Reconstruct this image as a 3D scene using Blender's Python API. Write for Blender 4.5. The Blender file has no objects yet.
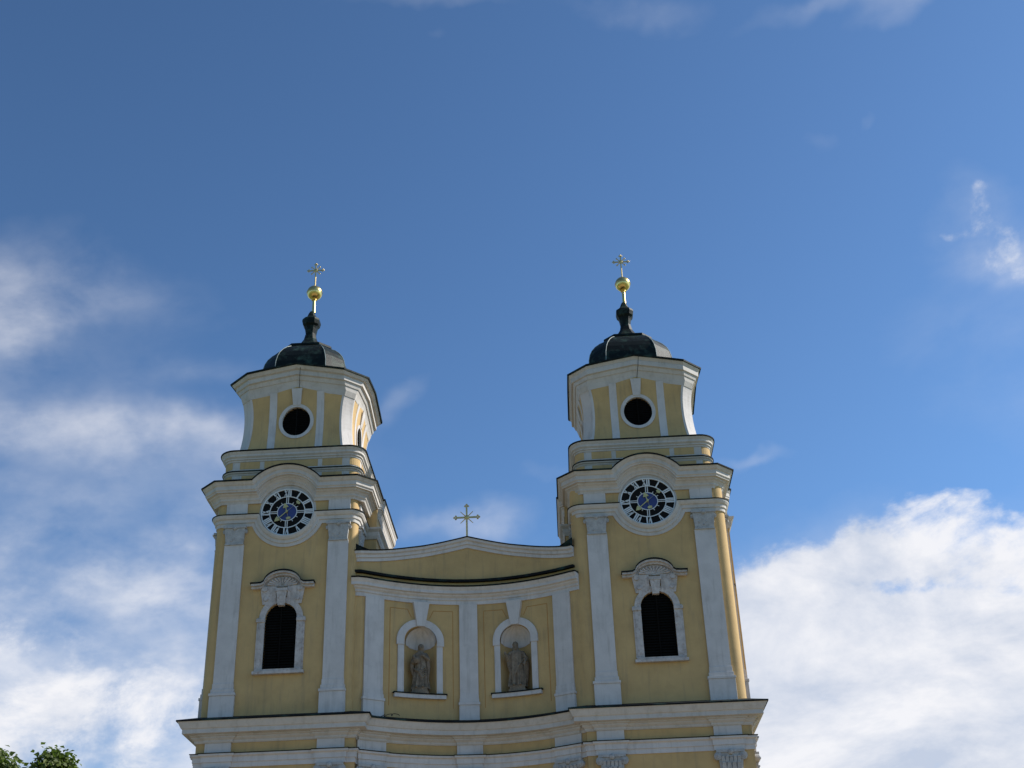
import bpy, bmesh, math, random
from mathutils import Vector, Matrix, noise
from math import sin, cos, pi, radians, sqrt, atan2

SC = bpy.context.scene
COL = SC.collection
R = radians

# ------------------------------------------------------------------ camera
PITCH, ROLL, YAW = R(29.439), R(-2.0324), R(-1.771)
FPX = 1284.16
CAMPOS = Vector((5.43, -75.0, 1.6))
_h = Vector((sin(YAW), cos(YAW), 0))
FWD = _h * cos(PITCH) + Vector((0, 0, sin(PITCH)))
_r = Vector((cos(YAW), -sin(YAW), 0))
_u = _r.cross(FWD)
RGT = _r * cos(ROLL) + _u * sin(ROLL)
UPV = -_r * sin(ROLL) + _u * cos(ROLL)
cd = bpy.data.cameras.new('camera')
cam = bpy.data.objects.new('camera', cd)
COL.objects.link(cam)
m = Matrix((RGT, UPV, -FWD)).transposed().to_4x4()
m.translation = CAMPOS
cam.matrix_world = m
cd.sensor_fit = 'HORIZONTAL'
cd.sensor_width = 36.0
cd.lens = FPX * 36.0 / 1024.0
cd.clip_start = 0.1
cd.clip_end = 6000
SC.camera = cam

def sky_dir(px, py):
    """direction in the world of a place in the sky"""
    d = FWD + RGT * ((px - 512) / FPX) - UPV * ((py - 384) / FPX)
    return d.normalized()

# ------------------------------------------------------------------ sun, sky, exposure
SUN_EL = R(40)
SUN_AZ = R(7)                # from +X towards +Y
sund = Vector((cos(SUN_AZ) * cos(SUN_EL), sin(SUN_AZ) * cos(SUN_EL), sin(SUN_EL)))
sl = bpy.data.lights.new('sun', 'SUN')
sl.energy = 5.0
sl.angle = R(0.53)
sl.color = (1.0, 0.955, 0.885)
so = bpy.data.objects.new('sun', sl)
COL.objects.link(so)
so.rotation_euler = sund.to_track_quat('Z', 'Y').to_euler()
so.location = (60, 10, 90)

SC.view_settings.view_transform = 'Standard'
SC.view_settings.look = 'None'
SC.view_settings.gamma = 1
SC.view_settings.use_curve_mapping = False
SC.view_settings.exposure = 0.42

W = bpy.data.worlds.new('World')
SC.world = W
W.use_nodes = True
nt = W.node_tree
nt.nodes.clear()
def N(t, **k):
    n = nt.nodes.new(t)
    for a, b in k.items():
        setattr(n, a, b)
    return n
def LK(a, b):
    nt.links.new(a, b)
def M_(op, a, b=None, c=None, clamp=False):
    n = nt.nodes.new('ShaderNodeMath'); n.operation = op; n.use_clamp = clamp
    for i, v in enumerate((a, b, c)):
        if v is None: continue
        if isinstance(v, (int, float)): n.inputs[i].default_value = v
        else: nt.links.new(v, n.inputs[i])
    return n.outputs[0]
def VM(op, a, b):
    n = nt.nodes.new('ShaderNodeVectorMath'); n.operation = op
    for i, v in enumerate((a, b)):
        if isinstance(v, (tuple, list, Vector)): n.inputs[i].default_value = tuple(v)
        else: nt.links.new(v, n.inputs[i])
    return n.outputs['Value'] if op == 'DOT_PRODUCT' else n.outputs[0]

sky = N('ShaderNodeTexSky', sky_type='NISHITA', sun_disc=False)
sky.sun_elevation = SUN_EL
sky.sun_rotation = R(90) - SUN_AZ
sky.altitude = 480
sky.air_density = 1.0
sky.dust_density = 0.6
sky.ozone_density = 1.6
geo = N('ShaderNodeTexCoord')
dirv = geo.outputs['Generated']
# (px, py, sx, sy, strength, slant): places where cloud lies, as directions
SOFT = [
    (0, 318, 60, 24, .40, -24), (50, 330, 50, 14, .22, -14), (10, 268, 36, 20, .22, -35), (120, 300, 90, 16, .10, 20),
    (30, 440, 110, 18, .32, 0), (150, 442, 90, 14, .30, 5), (110, 470, 90, 14, .20, 8), (215, 385, 40, 8, .20, -8), (230, 440, 40, 10, .20, 0),
    (60, 530, 80, 14, .28, -26), (150, 545, 70, 18, .38, -30), (170, 575, 60, 22, .34, -10), (60, 595, 90, 20, .38, -14),
    (120, 620, 90, 16, .30, -6), (30, 500, 60, 10, .12, 0), (190, 620, 40, 30, .2, 0),
    (10, 705, 90, 26, .60, 12), (165, 712, 100, 28, .70, -8), (100, 745, 160, 38, 1.1, 0), (120, 745, 50, 24, .5, 0), (250, 800, 300, 40, .8, 0),
    (490, 518, 34, 12, .32, -6), (430, 518, 40, 8, .22, 0), (395, 405, 26, 8, .18, -25), (560, 470, 30, 8, .10, 0),
    (770, 465, 20, 4, .24, 0), (812, 145, 18, 7, .09, 40), (820, 160, 8, 14, .07, 10), (857, 126, 3, 9, .12, 0), (625, 10, 40, 12, .20, 0), (435, 0, 60, 7, .14, 0), (432, 40, 10, 6, .07, 0),
    (870, 4, 80, 8, .22, -12), (880, 20, 26, 7, .16, -30), (985, 225, 34, 26, .36, 20), (1020, 255, 26, 14, .25, 0),
    (860, 690, 300, 60, .7, 0), (1000, 570, 90, 26, .34, 0), (800, 590, 90, 18, .35, -8),
    (-350, 700, 300, 130, .6, 0), (-300, 350, 200, 60, .4, 0), (1350, 350, 200, 50, .35, 0), (1500, 750, 300, 130, .6, 0),
]
CRISP = [
    (860, 672, 190, 44, 1.15, 0), (1000, 660, 130, 34, .80, 0), (915, 528, 50, 12, .62, -32), (1005, 478, 36, 13, -.7, -20), (830, 588, 110, 18, .66, -10),
    (1010, 540, 50, 14, .62, 16), (900, 755, 320, 60, 1.4, 0), (765, 600, 50, 20, .60, 0), (1180, 670, 160, 60, 1.0, 0), (900, 565, 80, 16, .50, -14),
    (985, 575, 70, 12, .40, 0), (905, 603, 34, 6, -.45, 0), (1000, 612, 44, 8, -.60, -6), (795, 603, 26, 5, -.4, 0), (1000, 536, 26, 5, -.3, 10), (940, 640, 60, 8, .3, 0),
    (978, 198, 16, 10, .30, 40), (988, 228, 24, 11, .34, 50), (1034, 260, 22, 12, .42, -20), (985, 255, 14, 9, .28, 0), (958, 224, 18, 6, .24, 0),
    (1500, 750, 300, 130, 1.2, 0), (-400, 760, 300, 90, 1.0, 0),
    (40, 700, 90, 14, .25, 8), (170, 690, 70, 16, .30, -8),
]
def cover(blobs):
    cov = None
    for (px, py, sx, sy, st, sl_) in blobs:
        c = sky_dir(px, py)
        rx = (RGT - c * RGT.dot(c)).normalized()
        ty = c.cross(rx) * -1
        if ty.dot(UPV) < 0: ty = -ty
        a = R(-sl_)
        ax = rx * cos(a) + ty * sin(a)
        ay = -rx * sin(a) + ty * cos(a)
        u = VM('DOT_PRODUCT', dirw, ax * (FPX / sx))
        v = VM('DOT_PRODUCT', dirw, ay * (FPX / sy))
        # offset of the centre itself is nil: ax and ay are square to c
        q = M_('MULTIPLY_ADD', u, u, M_('MULTIPLY', v, v))
        g = M_('MULTIPLY', M_('EXPONENT', M_('MULTIPLY', q, -0.55)), st)
        g = M_('MULTIPLY', g, M_('GREATER_THAN', VM('DOT_PRODUCT', dirv, c), 0.0))
        cov = g if cov is None else M_('ADD', cov, g)
    return cov
def NZ(scale, detail, rough, dist=0.0, src=None, out='Fac'):
    n = N('ShaderNodeTexNoise')
    n.inputs['Scale'].default_value = scale; n.inputs['Detail'].default_value = detail
    n.inputs['Roughness'].default_value = rough; n.inputs['Distortion'].default_value = dist
    LK(src if src is not None else dirv, n.inputs['Vector'])
    return n.outputs[out]
def MRG(x, a, b, c, d, smooth=True):
    n = N('ShaderNodeMapRange'); n.clamp = True
    if smooth: n.interpolation_type = 'SMOOTHSTEP'
    for i, v in enumerate((a, b, c, d)): n.inputs[i + 1].default_value = v
    LK(x, n.inputs[0]); return n.outputs[0]
# bend the directions a little so no cloud keeps a plain oval outline
wv = NZ(5.0, 5, .6, 0, None, 'Color')
wsub = N('ShaderNodeVectorMath', operation='SUBTRACT'); LK(wv, wsub.inputs[0]); wsub.inputs[1].default_value = (.5, .5, .5)
wsc = N('ShaderNodeVectorMath', operation='SCALE'); LK(wsub.outputs[0], wsc.inputs[0]); wsc.inputs['Scale'].default_value = .10
wad = N('ShaderNodeVectorMath', operation='ADD'); LK(dirv, wad.inputs[0]); LK(wsc.outputs[0], wad.inputs[1])
dirw = wad.outputs[0]
def mapped(rot, sc):
    m1 = N('ShaderNodeMapping', vector_type='POINT'); m1.inputs['Rotation'].default_value = rot; LK(dirv, m1.inputs['Vector'])
    m2 = N('ShaderNodeMapping', vector_type='POINT'); m2.inputs['Scale'].default_value = sc; LK(m1.outputs[0], m2.inputs['Vector'])
    return m2.outputs[0]
streak = mapped((0, R(10), 0), (1.0, 1.0, 1.75))
sn = NZ(9.0, 10, .56, .15, streak)
sn2 = NZ(26.0, 8, .6, .4, streak)
softc = M_('MINIMUM', cover(SOFT), 1.0)
sd = M_('MULTIPLY', softc, M_('ADD', .35, M_('ADD', M_('MULTIPLY', MRG(sn, .32, .70, 0, 1), 1.05), M_('MULTIPLY', M_('SUBTRACT', sn2, .5), .8))))
soft = MRG(sd, .03, 1.0, 0, .66, False)
cn = NZ(11.0, 14, .64, .25, mapped((0, R(8), 0), (1.0, 1.0, 1.7)))
cn2 = NZ(38.0, 10, .66, .3)
cc = M_('MINIMUM', cover(CRISP), 1.5)
cg = M_('MULTIPLY', MRG(cc, .04, .35, 0, 1), M_('ADD', M_('MULTIPLY', M_('SUBTRACT', cn, .5), 2.9), M_('MULTIPLY', M_('SUBTRACT', cn2, .5), .9)))
crisp = MRG(M_('ADD', cc, cg), .34, 1.22, 0, .96)
cl = M_('SUBTRACT', 1.0, M_('MULTIPLY', M_('SUBTRACT', 1.0, soft), M_('SUBTRACT', 1.0, crisp)))
shade = M_('ADD', M_('MULTIPLY', NZ(6.0, 8, .6, .3, mapped((0, 0, 0), (1, 1, 2.0))), .75), M_('MULTIPLY', cn, .25))
cr = N('ShaderNodeValToRGB')
cr.color_ramp.elements[0].position = 0.38; cr.color_ramp.elements[0].color = (4.2, 4.7, 5.7, 1)
cr.color_ramp.elements[1].position = 0.56; cr.color_ramp.elements[1].color = (6.9, 6.9, 7.15, 1)
LK(shade, cr.inputs[0])
tint = N('ShaderNodeMix', data_type='RGBA', blend_type='MULTIPLY')
tint.inputs[0].default_value = 1.0
tint.inputs[7].default_value = (0.75, 1.03, 1.27, 1)
def MRN(x, a, b, c, d):
    n = N('ShaderNodeMapRange'); n.clamp = True
    for i, v in enumerate((a, b, c, d)): n.inputs[i + 1].default_value = v
    LK(x, n.inputs[0]); return n.outputs[0]
fx = MRN(VM('DOT_PRODUCT', dirv, RGT), -.35, .35, .84, 1.0)      # deeper blue away from the sun's side
fz = MRN(VM('DOT_PRODUCT', dirv, Vector((0, 0, 1))), .40, .74, 1.0, .86)
vs = N('ShaderNodeVectorMath', operation='SCALE')
LK(sky.outputs[0], vs.inputs[0]); LK(M_('MULTIPLY', fx, fz), vs.inputs['Scale'])
LK(vs.outputs[0], tint.inputs[6])
mix = N('ShaderNodeMix', data_type='RGBA')
LK(cl, mix.inputs[0])
LK(tint.outputs[2], mix.inputs[6]); LK(cr.outputs[0], mix.inputs[7])
bg = N('ShaderNodeBackground')
bg.inputs['Strength'].default_value = 0.10
LK(mix.outputs[2], bg.inputs['Color'])
wo = N('ShaderNodeOutputWorld')
LK(bg.outputs[0], wo.inputs['Surface'])

# ------------------------------------------------------------------ materials
def mat(name, col, rough=.85, var=.12, vscale=1.2, fine=.25, fscale=30, bump=.15, metal=0.0, col2=None, c2amt=.35, c2scale=2.0,
        c2lo=.52, c2hi=.68, streak=0.0, spec=.3):
    mt = bpy.data.materials.new(name); mt.use_nodes = True
    t = mt.node_tree; nd = t.nodes; lk = t.links
    b = nd['Principled BSDF']
    b.inputs['Roughness'].default_value = rough
    b.inputs['Metallic'].default_value = metal
    b.inputs['Specular IOR Level'].default_value = spec
    tc = nd.new('ShaderNodeTexCoord')
    def nz(s, d=6, r=.6, sc=(1, 1, 1)):
        mpn = nd.new('ShaderNodeMapping'); mpn.inputs['Scale'].default_value = sc
        lk.new(tc.outputs['Object'], mpn.inputs[0])
        n = nd.new('ShaderNodeTexNoise'); n.inputs['Scale'].default_value = s
        n.inputs['Detail'].default_value = d; n.inputs['Roughness'].default_value = r
        lk.new(mpn.outputs[0], n.inputs['Vector']); return n.outputs['Fac']
    def mrg(x, lo, hi, a, bb):
        n = nd.new('ShaderNodeMapRange')
        for i, v in enumerate((lo, hi, a, bb)): n.inputs[i + 1].default_value = v
        lk.new(x, n.inputs[0]); return n.outputs[0]
    def mixc(f, a, bb, mode='MIX'):
        n = nd.new('ShaderNodeMix'); n.data_type = 'RGBA'; n.blend_type = mode
        for i, v in ((0, f), (6, a), (7, bb)):
            if isinstance(v, (int, float)): n.inputs[i].default_value = v
            elif isinstance(v, tuple): n.inputs[i].default_value = v if len(v) == 4 else (*v, 1)
            else: lk.new(v, n.inputs[i])
        return n.outputs[2]
    f1 = mrg(nz(vscale), .3, .7, 1 - var, 1 + var)
    f2 = mrg(nz(fscale, 4), .3, .7, 1 - var * fine * 2, 1 + var * fine * 2)
    mm = nd.new('ShaderNodeMath'); mm.operation = 'MULTIPLY'; lk.new(f1, mm.inputs[0]); lk.new(f2, mm.inputs[1])
    cmb = nd.new('ShaderNodeCombineColor')
    for i in range(3): lk.new(mm.outputs[0], cmb.inputs[i])
    base = tuple(col)
    if col2 is not None:
        base = mixc(mrg(nz(c2scale, 8, .65), c2lo, c2hi, 0, c2amt), base, tuple(col2))
    if streak:
        base = mixc(mrg(nz(1.6, 6, .6, (2.2, 2.2, .22)), .52, .78, 0, streak), base, (.16, .14, .11))
    lk.new(mixc(1.0, base, cmb.outputs[0], 'MULTIPLY'), b.inputs['Base Color'])
    if bump:
        bn = nd.new('ShaderNodeBump'); bn.inputs['Strength'].default_value = bump; bn.inputs['Distance'].default_value = .03
        lk.new(nz(fscale * .8, 6), bn.inputs['Height']); lk.new(bn.outputs[0], b.inputs['Normal'])
    return mt

YEL = mat('ochre_stucco', (.50, .335, .148), var=.10, vscale=.6, streak=.36, col2=(.43, .285, .125), c2amt=.5, c2scale=.9)
YEL2 = mat('ochre_line', (.40, .20, .06), var=.1)
WHT = mat('white_stucco', (.545, .505, .475), var=.08, vscale=.9, streak=.34, col2=(.43, .40, .37), c2amt=.4, c2scale=1.6)
CRN = mat('cornice_plaster', (.50, .465, .425), var=.08, vscale=.9, streak=.28, col2=(.38, .34, .28), c2amt=.5, c2scale=2.2)
STN = mat('grey_stone', (.38, .37, .355), var=.16, vscale=3, fscale=14, bump=.6, col2=(.24, .23, .22), c2amt=.6, c2scale=5)
MRB = mat('weathered_marble', (.46, .42, .39), var=.22, vscale=2.5, col2=(.30, .22, .18), c2amt=.75, c2scale=6, streak=.45, bump=.3)
STA = mat('statue_stone', (.20, .155, .11), var=.35, vscale=3, fscale=20, bump=.5, col2=(.075, .056, .038), c2amt=.7, c2scale=4)
COP = mat('dark_copper', (.006, .009, .008), rough=.5, var=.3, vscale=2, col2=(.045, .085, .065), c2amt=.8, c2scale=1.8, c2lo=.50, c2hi=.78, bump=.45, spec=.12)
FLS = mat('flashing_metal', (.010, .011, .012), rough=.8, var=.3, col2=(.03, .07, .06), c2amt=.7, c2scale=.8, bump=.05, spec=.12)
SEAM = mat('pale_roof_seam', (.20, .24, .22), rough=.5, var=.3, vscale=4, bump=.05, spec=.5)
GLD = mat('gilded_metal', (.80, .58, .20), rough=.28, var=.12, vscale=6, metal=1.0, bump=.03)
GLD2 = mat('weathered_gilding', (.62, .47, .20), rough=.5, var=.2, vscale=6, metal=1.0, bump=.05)
BLK = mat('dial_black', (.010, .010, .010), rough=.9, var=.2, spec=.1)
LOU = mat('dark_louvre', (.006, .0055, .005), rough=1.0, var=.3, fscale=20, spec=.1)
BLU = mat('dial_blue', (.035, .055, .18), rough=.6, var=.15)
DWH = mat('dial_white', (.60, .62, .62), rough=.6, var=.05)
IRN = mat('iron', (.02, .02, .02), rough=.6)
OAK = mat('oak_door', (.10, .05, .025), rough=.6, var=.2)
PAV = mat('paving', (.25, .20, .145), var=.15, vscale=.4, fscale=6, bump=.2)
TIL = mat('roof_tile', (.12, .06, .045), var=.25, fscale=8, bump=.4)
BRK = mat('bark', (.09, .07, .05), var=.3, vscale=4, bump=.6)
def leafmat():
    mt = mat('leaf', (.070, .100, .020), rough=.55, var=.45, vscale=1.6, fine=.4, fscale=9, bump=0, col2=(.13, .15, .03), c2amt=.8, c2scale=2.4, c2lo=.42, c2hi=.6, spec=.4)
    t = mt.node_tree; b = t.nodes['Principled BSDF']; out = t.nodes['Material Output']
    tr = t.nodes.new('ShaderNodeBsdfTranslucent'); tr.inputs[0].default_value = (.10, .17, .02, 1)
    mx = t.nodes.new('ShaderNodeMixShader'); mx.inputs[0].default_value = .35
    t.links.new(b.outputs[0], mx.inputs[1]); t.links.new(tr.outputs[0], mx.inputs[2]); t.links.new(mx.outputs[0], out.inputs[0])
    return mt
LEAF = leafmat()

# ------------------------------------------------------------------ helpers
class MB:
    def __init__(s): s.v = []; s.f = []
    def add(s, vs, fs):
        o = len(s.v); s.v += [tuple(v) for v in vs]; s.f += [tuple(i + o for i in f) for f in fs]
    def box8(s, P):     # P: 8 points, bottom 4 then top 4
        s.add(P, [(0, 3, 2, 1), (4, 5, 6, 7), (0, 1, 5, 4), (1, 2, 6, 5), (2, 3, 7, 6), (3, 0, 4, 7)])
    def box(s, mp, s0, s1, o0, o1, z0, z1, top=None, n=1):
        """box in a wall's own frame: s along the wall, o outwards. top=(s0,s1,o0,o1) makes it taper"""
        t = top or (s0, s1, o0, o1)
        for i in range(n):
            a, b = i / n, (i + 1) / n
            A0, A1 = s0 + (s1 - s0) * a, s0 + (s1 - s0) * b
            T0, T1 = t[0] + (t[1] - t[0]) * a, t[0] + (t[1] - t[0]) * b
            s.box8([mp(A0, o1, z0), mp(A1, o1, z0), mp(A1, o0, z0), mp(A0, o0, z0),
                    mp(T0, t[3], z1), mp(T1, t[3], z1), mp(T1, t[2], z1), mp(T0, t[2], z1)])
    def cyl(s, p0, p1, r0, r1=None, n=12, cap=True):
        r1 = r0 if r1 is None else r1
        p0 = Vector(p0); p1 = Vector(p1); d = (p1 - p0).normalized()
        a = d.orthogonal().normalized(); b = d.cross(a)
        vs = [p0 + (a * cos(2 * pi * i / n) + b * sin(2 * pi * i / n)) * r0 for i in range(n)]
        vs += [p1 + (a * cos(2 * pi * i / n) + b * sin(2 * pi * i / n)) * r1 for i in range(n)]
        fs = [(i, (i + 1) % n, n + (i + 1) % n, n + i) for i in range(n)]
        if cap: fs += [tuple(reversed(range(n))), tuple(range(n, 2 * n))]
        s.add(vs, fs)
    def tube(s, pts, r, n=8):
        for a, b in zip(pts, pts[1:]): s.cyl(a, b, r, n=n)
        for p in pts[1:-1]: s.ball(p, r, 6, 4)
    def ball(s, c, r, n=16, k=10, sc=(1, 1, 1)):
        c = Vector(c); vs = []; fs = []
        for j in range(1, k):
            t = pi * j / k
            for i in range(n):
                a = 2 * pi * i / n
                vs.append((c.x + r * sc[0] * sin(t) * cos(a), c.y + r * sc[1] * sin(t) * sin(a), c.z + r * sc[2] * cos(t)))
        top = len(vs); vs.append((c.x, c.y, c.z + r * sc[2])); bot = len(vs); vs.append((c.x, c.y, c.z - r * sc[2]))
        for j in range(k - 2):
            for i in range(n):
                fs.append((j * n + i, (j + 1) * n + i, (j + 1) * n + (i + 1) % n, j * n + (i + 1) % n))
        for i in range(n):
            fs.append((top, i, (i + 1) % n)); fs.append((bot, (k - 2) * n + (i + 1) % n, (k - 2) * n + i))
        s.add(vs, fs)
    def grid(s, rows, close_u=False):
        n = len(rows[0]); vs = [p for r in rows for p in r]; fs = []
        for j in range(len(rows) - 1):
            for i in range(n if close_u else n - 1):
                k = (i + 1) % n
                fs.append((j * n + i, j * n + k, (j + 1) * n + k, (j + 1) * n + i))
        s.add(vs, fs)
    def build(s, name, material, parent=None, smooth=False, fix=True, bevel=0.0, label=None):
        me = bpy.data.meshes.new(name); me.from_pydata(s.v, [], s.f); me.update()
        if fix:
            bm = bmesh.new(); bm.from_mesh(me)
            bmesh.ops.remove_doubles(bm, verts=bm.verts, dist=1e-5)
            bmesh.ops.recalc_face_normals(bm, faces=bm.faces)
            bm.to_mesh(me); bm.free()
        me.materials.append(material)
        if smooth:
            for p in me.polygons: p.use_smooth = True
            try: me.set_sharp_from_angle(angle=R(38))
            except Exception: pass
        o = bpy.data.objects.new(name, me); COL.objects.link(o)
        if parent: o.parent = parent
        if bevel:
            bv = o.modifiers.new('bevel', 'BEVEL'); bv.width = bevel; bv.segments = 2; bv.limit_method = 'ANGLE'
        if label: o['label'] = label
        return o

def tag(o, label, cat, group=None, kind=None):
    if label: o['label'] = label
    if cat: o['category'] = cat
    if group: o['group'] = group
    if kind: o['kind'] = kind
    return o
def empty(name, loc=(0, 0, 0)):
    o = bpy.data.objects.new(name, None); COL.objects.link(o); o.location = loc; o.empty_display_size = .5
    return o
def cut(o, cutters):
    """subtract closed meshes (MB) from object o for good"""
    tmp = []
    for c in cutters:
        t = c.build('cutter', WHT)
        md = o.modifiers.new('b', 'BOOLEAN'); md.operation = 'DIFFERENCE'; md.solver = 'EXACT'; md.object = t; tmp.append(t)
    dg = bpy.context.evaluated_depsgraph_get(); dg.update()
    me = bpy.data.meshes.new_from_object(o.evaluated_get(dg))
    old = o.data; nm = old.name; o.modifiers.clear(); o.data = me; bpy.data.meshes.remove(old); me.name = nm
    for t in tmp:
        d = t.data; bpy.data.objects.remove(t); bpy.data.meshes.remove(d)
def bake_mods(o):
    dg = bpy.context.evaluated_depsgraph_get(); dg.update()
    me = bpy.data.meshes.new_from_object(o.evaluated_get(dg))
    old = o.data; nm = old.name; o.modifiers.clear(); o.data = me; bpy.data.meshes.remove(old); me.name = nm

def mitres(pts, closed):
    """outward mitre vectors of a plan polyline walked with the outside on its right"""
    n = len(pts); out = []
    def nrm(a, b):
        d = (b[0] - a[0], b[1] - a[1]); l = sqrt(d[0] ** 2 + d[1] ** 2) or 1; return (d[1] / l, -d[0] / l)
    for i in range(n):
        e = []
        if closed or i > 0: e.append(nrm(pts[i - 1], pts[i]))
        if closed or i < n - 1: e.append(nrm(pts[i], pts[(i + 1) % n]))
        if len(e) == 1: out.append(e[0]); continue
        a, b = e; k = 1 + a[0] * b[0] + a[1] * b[1]; k = max(k, .35)
        out.append(((a[0] + b[0]) / k, (a[1] + b[1]) / k))
    return out
def sweep(mb, pts, prof, closed=False, zoff=None, caps=True):
    """prof: list of (out, z); the outline is closed back to its first point"""
    ms = mitres(pts, closed); rows = []
    for i, (p, m_) in enumerate(zip(pts, ms)):
        dz = zoff(p, i) if zoff else 0
        rows.append([(p[0] + m_[0] * o, p[1] + m_[1] * o, z + dz) for o, z in prof])
    if closed: rows.append(rows[0])
    mb.grid(rows, close_u=True)
    if caps and not closed:
        mb.add(rows[0], [tuple(range(len(prof)))]); mb.add(rows[-1], [tuple(reversed(range(len(prof))))])

TCY = 4.75          # tower axis behind its front wall
def rrect(cx, cy, h, r, kind='round', n=6, jogs=None, hx=None):
    """rounded / chamfered / plain square plan, walked counter-clockwise from the front left. jogs: [(s0,s1,d)] on every side"""
    hx = hx or h
    base = []
    for k in range(4):       # side k: 0 front, 1 right, 2 back, 3 left
        a = k * pi / 2
        def tr(s, o): # o: outwards distance from centre
            return (cx + s * cos(a) + o * sin(a), cy + s * sin(a) - o * cos(a))
        if kind == 'square': base.append(tr(-h, h))
        elif kind == 'chamfer': base.append(tr(-h + r, h))
        else: base.append(tr(-h + r, h))
        if jogs:
            for (s0, s1, d) in jogs:
                base += [tr(s0, h), tr(s0, h + d), tr(s1, h + d), tr(s1, h)]
        if kind != 'square':
            base.append(tr(h - r, h))
            if kind == 'round':
                for i in range(1, n):
                    t = -pi / 2 + pi / 2 * i / n
                    sx_, ox_ = h - r + r * cos(t), -(h - r) + r * sin(t)
                    base.append(tr(sx_, -ox_))
    return base
def prism(mb, pts, z0, z1):
    n = len(pts)
    mb.add([(x, y, z0) for x, y in pts] + [(x, y, z1) for x, y in pts],
           [tuple(reversed(range(n))), tuple(range(n, 2 * n))] + [(i, (i + 1) % n, n + (i + 1) % n, n + i) for i in range(n)])

def arched_cutter(mp, s0, half, z0, zs, depth, out=.3, n=20, taper=0):
    """closed arch-headed block (for openings)"""
    mb = MB(); pr = [(s0 - half, z0), (s0 + half, z0)] + [(s0 + half * cos(pi * i / n), zs + half * sin(pi * i / n)) for i in range(n + 1)]
    k = len(pr)
    mb.add([mp(a, out, b) for a, b in pr] + [mp(a, -depth, b) for a, b in pr],
           [tuple(range(k)), tuple(reversed(range(k, 2 * k)))] + [(i, k + i, k + (i + 1) % k, (i + 1) % k) for i in range(k)])
    return mb
def band(mb, mp, inner, outer, o0, o1):
    """a flat moulding between two outlines of equal count, from depth o0 to o1"""
    n = len(inner); vs = []
    for (a, b), (c, d) in zip(inner, outer):
        vs += [mp(a, o0, b), mp(c, o0, d), mp(c, o1, d), mp(a, o1, b)]
    fs = []
    for i in range(n - 1):
        for k in range(4): fs.append((4 * i + k, 4 * (i + 1) + k, 4 * (i + 1) + (k + 1) % 4, 4 * i + (k + 1) % 4))
    fs += [(0, 1, 2, 3), tuple(4 * (n - 1) + k for k in (3, 2, 1, 0))]
    mb.add(vs, fs)

# ------------------------------------------------------------------ ground
g = MB(); g.add([(-2500, -2500, 0), (2500, -2500, 0), (2500, 2500, 0), (-2500, 2500, 0)], [(0, 1, 2, 3)])
tag(g.build('ground', mat('ground', (.10, .13, .06), var=.2, vscale=.05), fix=False), None, None, kind='structure')
g = MB(); g.add([(-55, -95, .004), (55, -95, .004), (55, 6, .004), (-55, 6, .004)], [(0, 1, 2, 3)])
tag(g.build('plaza', PAV, fix=False), None, None, kind='structure')

# ------------------------------------------------------------------ the church
CH = empty('church', (0, 0, 0))
tag(CH, 'yellow and white twin-towered baroque church with dark domes and a concave middle front', 'church')

def capital(mp, s0, hw, z0, z1, d=.16, rich=1.0):
    """scrolled stone capital: flared core, leaves, two volutes and a slab"""
    mb = MB(); H = z1 - z0; rnd = random.Random(int(s0 * 100) + int(z0))
    mb.box(mp, s0 - hw * .86, s0 + hw * .86, .0, d, z0, z1 - H * .12, top=(s0 - hw * 1.02, s0 + hw * 1.02, .0, d + .10))
    mb.box(mp, s0 - hw * 1.14, s0 + hw * 1.14, .0, d + .17, z1 - H * .115, z1)
    mb.box(mp, s0 - hw * .93, s0 + hw * .93, .0, d + .05, z0 - .01, z0 + H * .07)
    if rich < 1: d -= .05
    for row, (zz, cnt) in enumerate(((.12, 4), (.38, 5))):
        for i in range(cnt):
            c = s0 + hw * (-.8 + 1.6 * (i + .5) / cnt * 1.0) 
            w = hw * .8 / cnt
            a, b = z0 + H * zz, z0 + H * (zz + .30)
            mb.box(mp, c - w, c + w, d - .04, d + .06, a, b, top=(c - w * .7, c + w * .7, d - .02, d + .04 + .12 * rich))
            mb.box(mp, c - w * .6, c + w * .6, d + .02, d + .05 + .14 * rich, b - .002, b + H * .05)
    for sg in (-1, 1):
        c = s0 + sg * hw * 1.02; zc = z1 - H * .26; rr = H * (.10 + .07 * rich)
        for r_, dd in ((rr, .02 + .12 * rich), (rr * .62, .05 + .15 * rich), (rr * .28, .07 + .18 * rich)):
            P0 = Vector(mp(c, .0, zc)); P1 = Vector(mp(c, d + dd, zc)); mb.cyl(P0, P1, r_, n=14)
    c = Vector(mp(s0, d + .14, z1 - H * .10)); mb.ball(c, H * .13, 8, 6)
    for k in range(18):
        c = Vector(mp(s0 + rnd.uniform(-.9, .9) * hw, d + .06, z0 + H * rnd.uniform(.1, .85))); mb.ball(c, rnd.uniform(.04, .075), 6, 4)
    return mb

def pilaster(mp, sh0, sh1, zb, zt, d=.12, pw=.14, plz=(22.3, 23.4, 24.15)):
    """shaft, and its plinth: returns MBs"""
    a = MB(); a.box(mp, sh0, sh1, -.05, d, plz[2] + .002, zt)
    b = MB()
    b.box(mp, sh0 - pw, sh1 + pw, -.05, d + .12, zb, plz[1])
    b.box(mp, sh0 - pw - .04, sh1 + pw + .04, -.05, d + .17, plz[1] + .001, plz[1] + .16)
    b.box(mp, sh0 - pw * .6, sh1 + pw * .6, -.05, d + .10, plz[1] + .161, plz[1] + .40)
    b.box(mp, sh0 - pw * .2, sh1 + pw * .2, -.05, d + .05, plz[1] + .401, plz[2])
    return a, b

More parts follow.
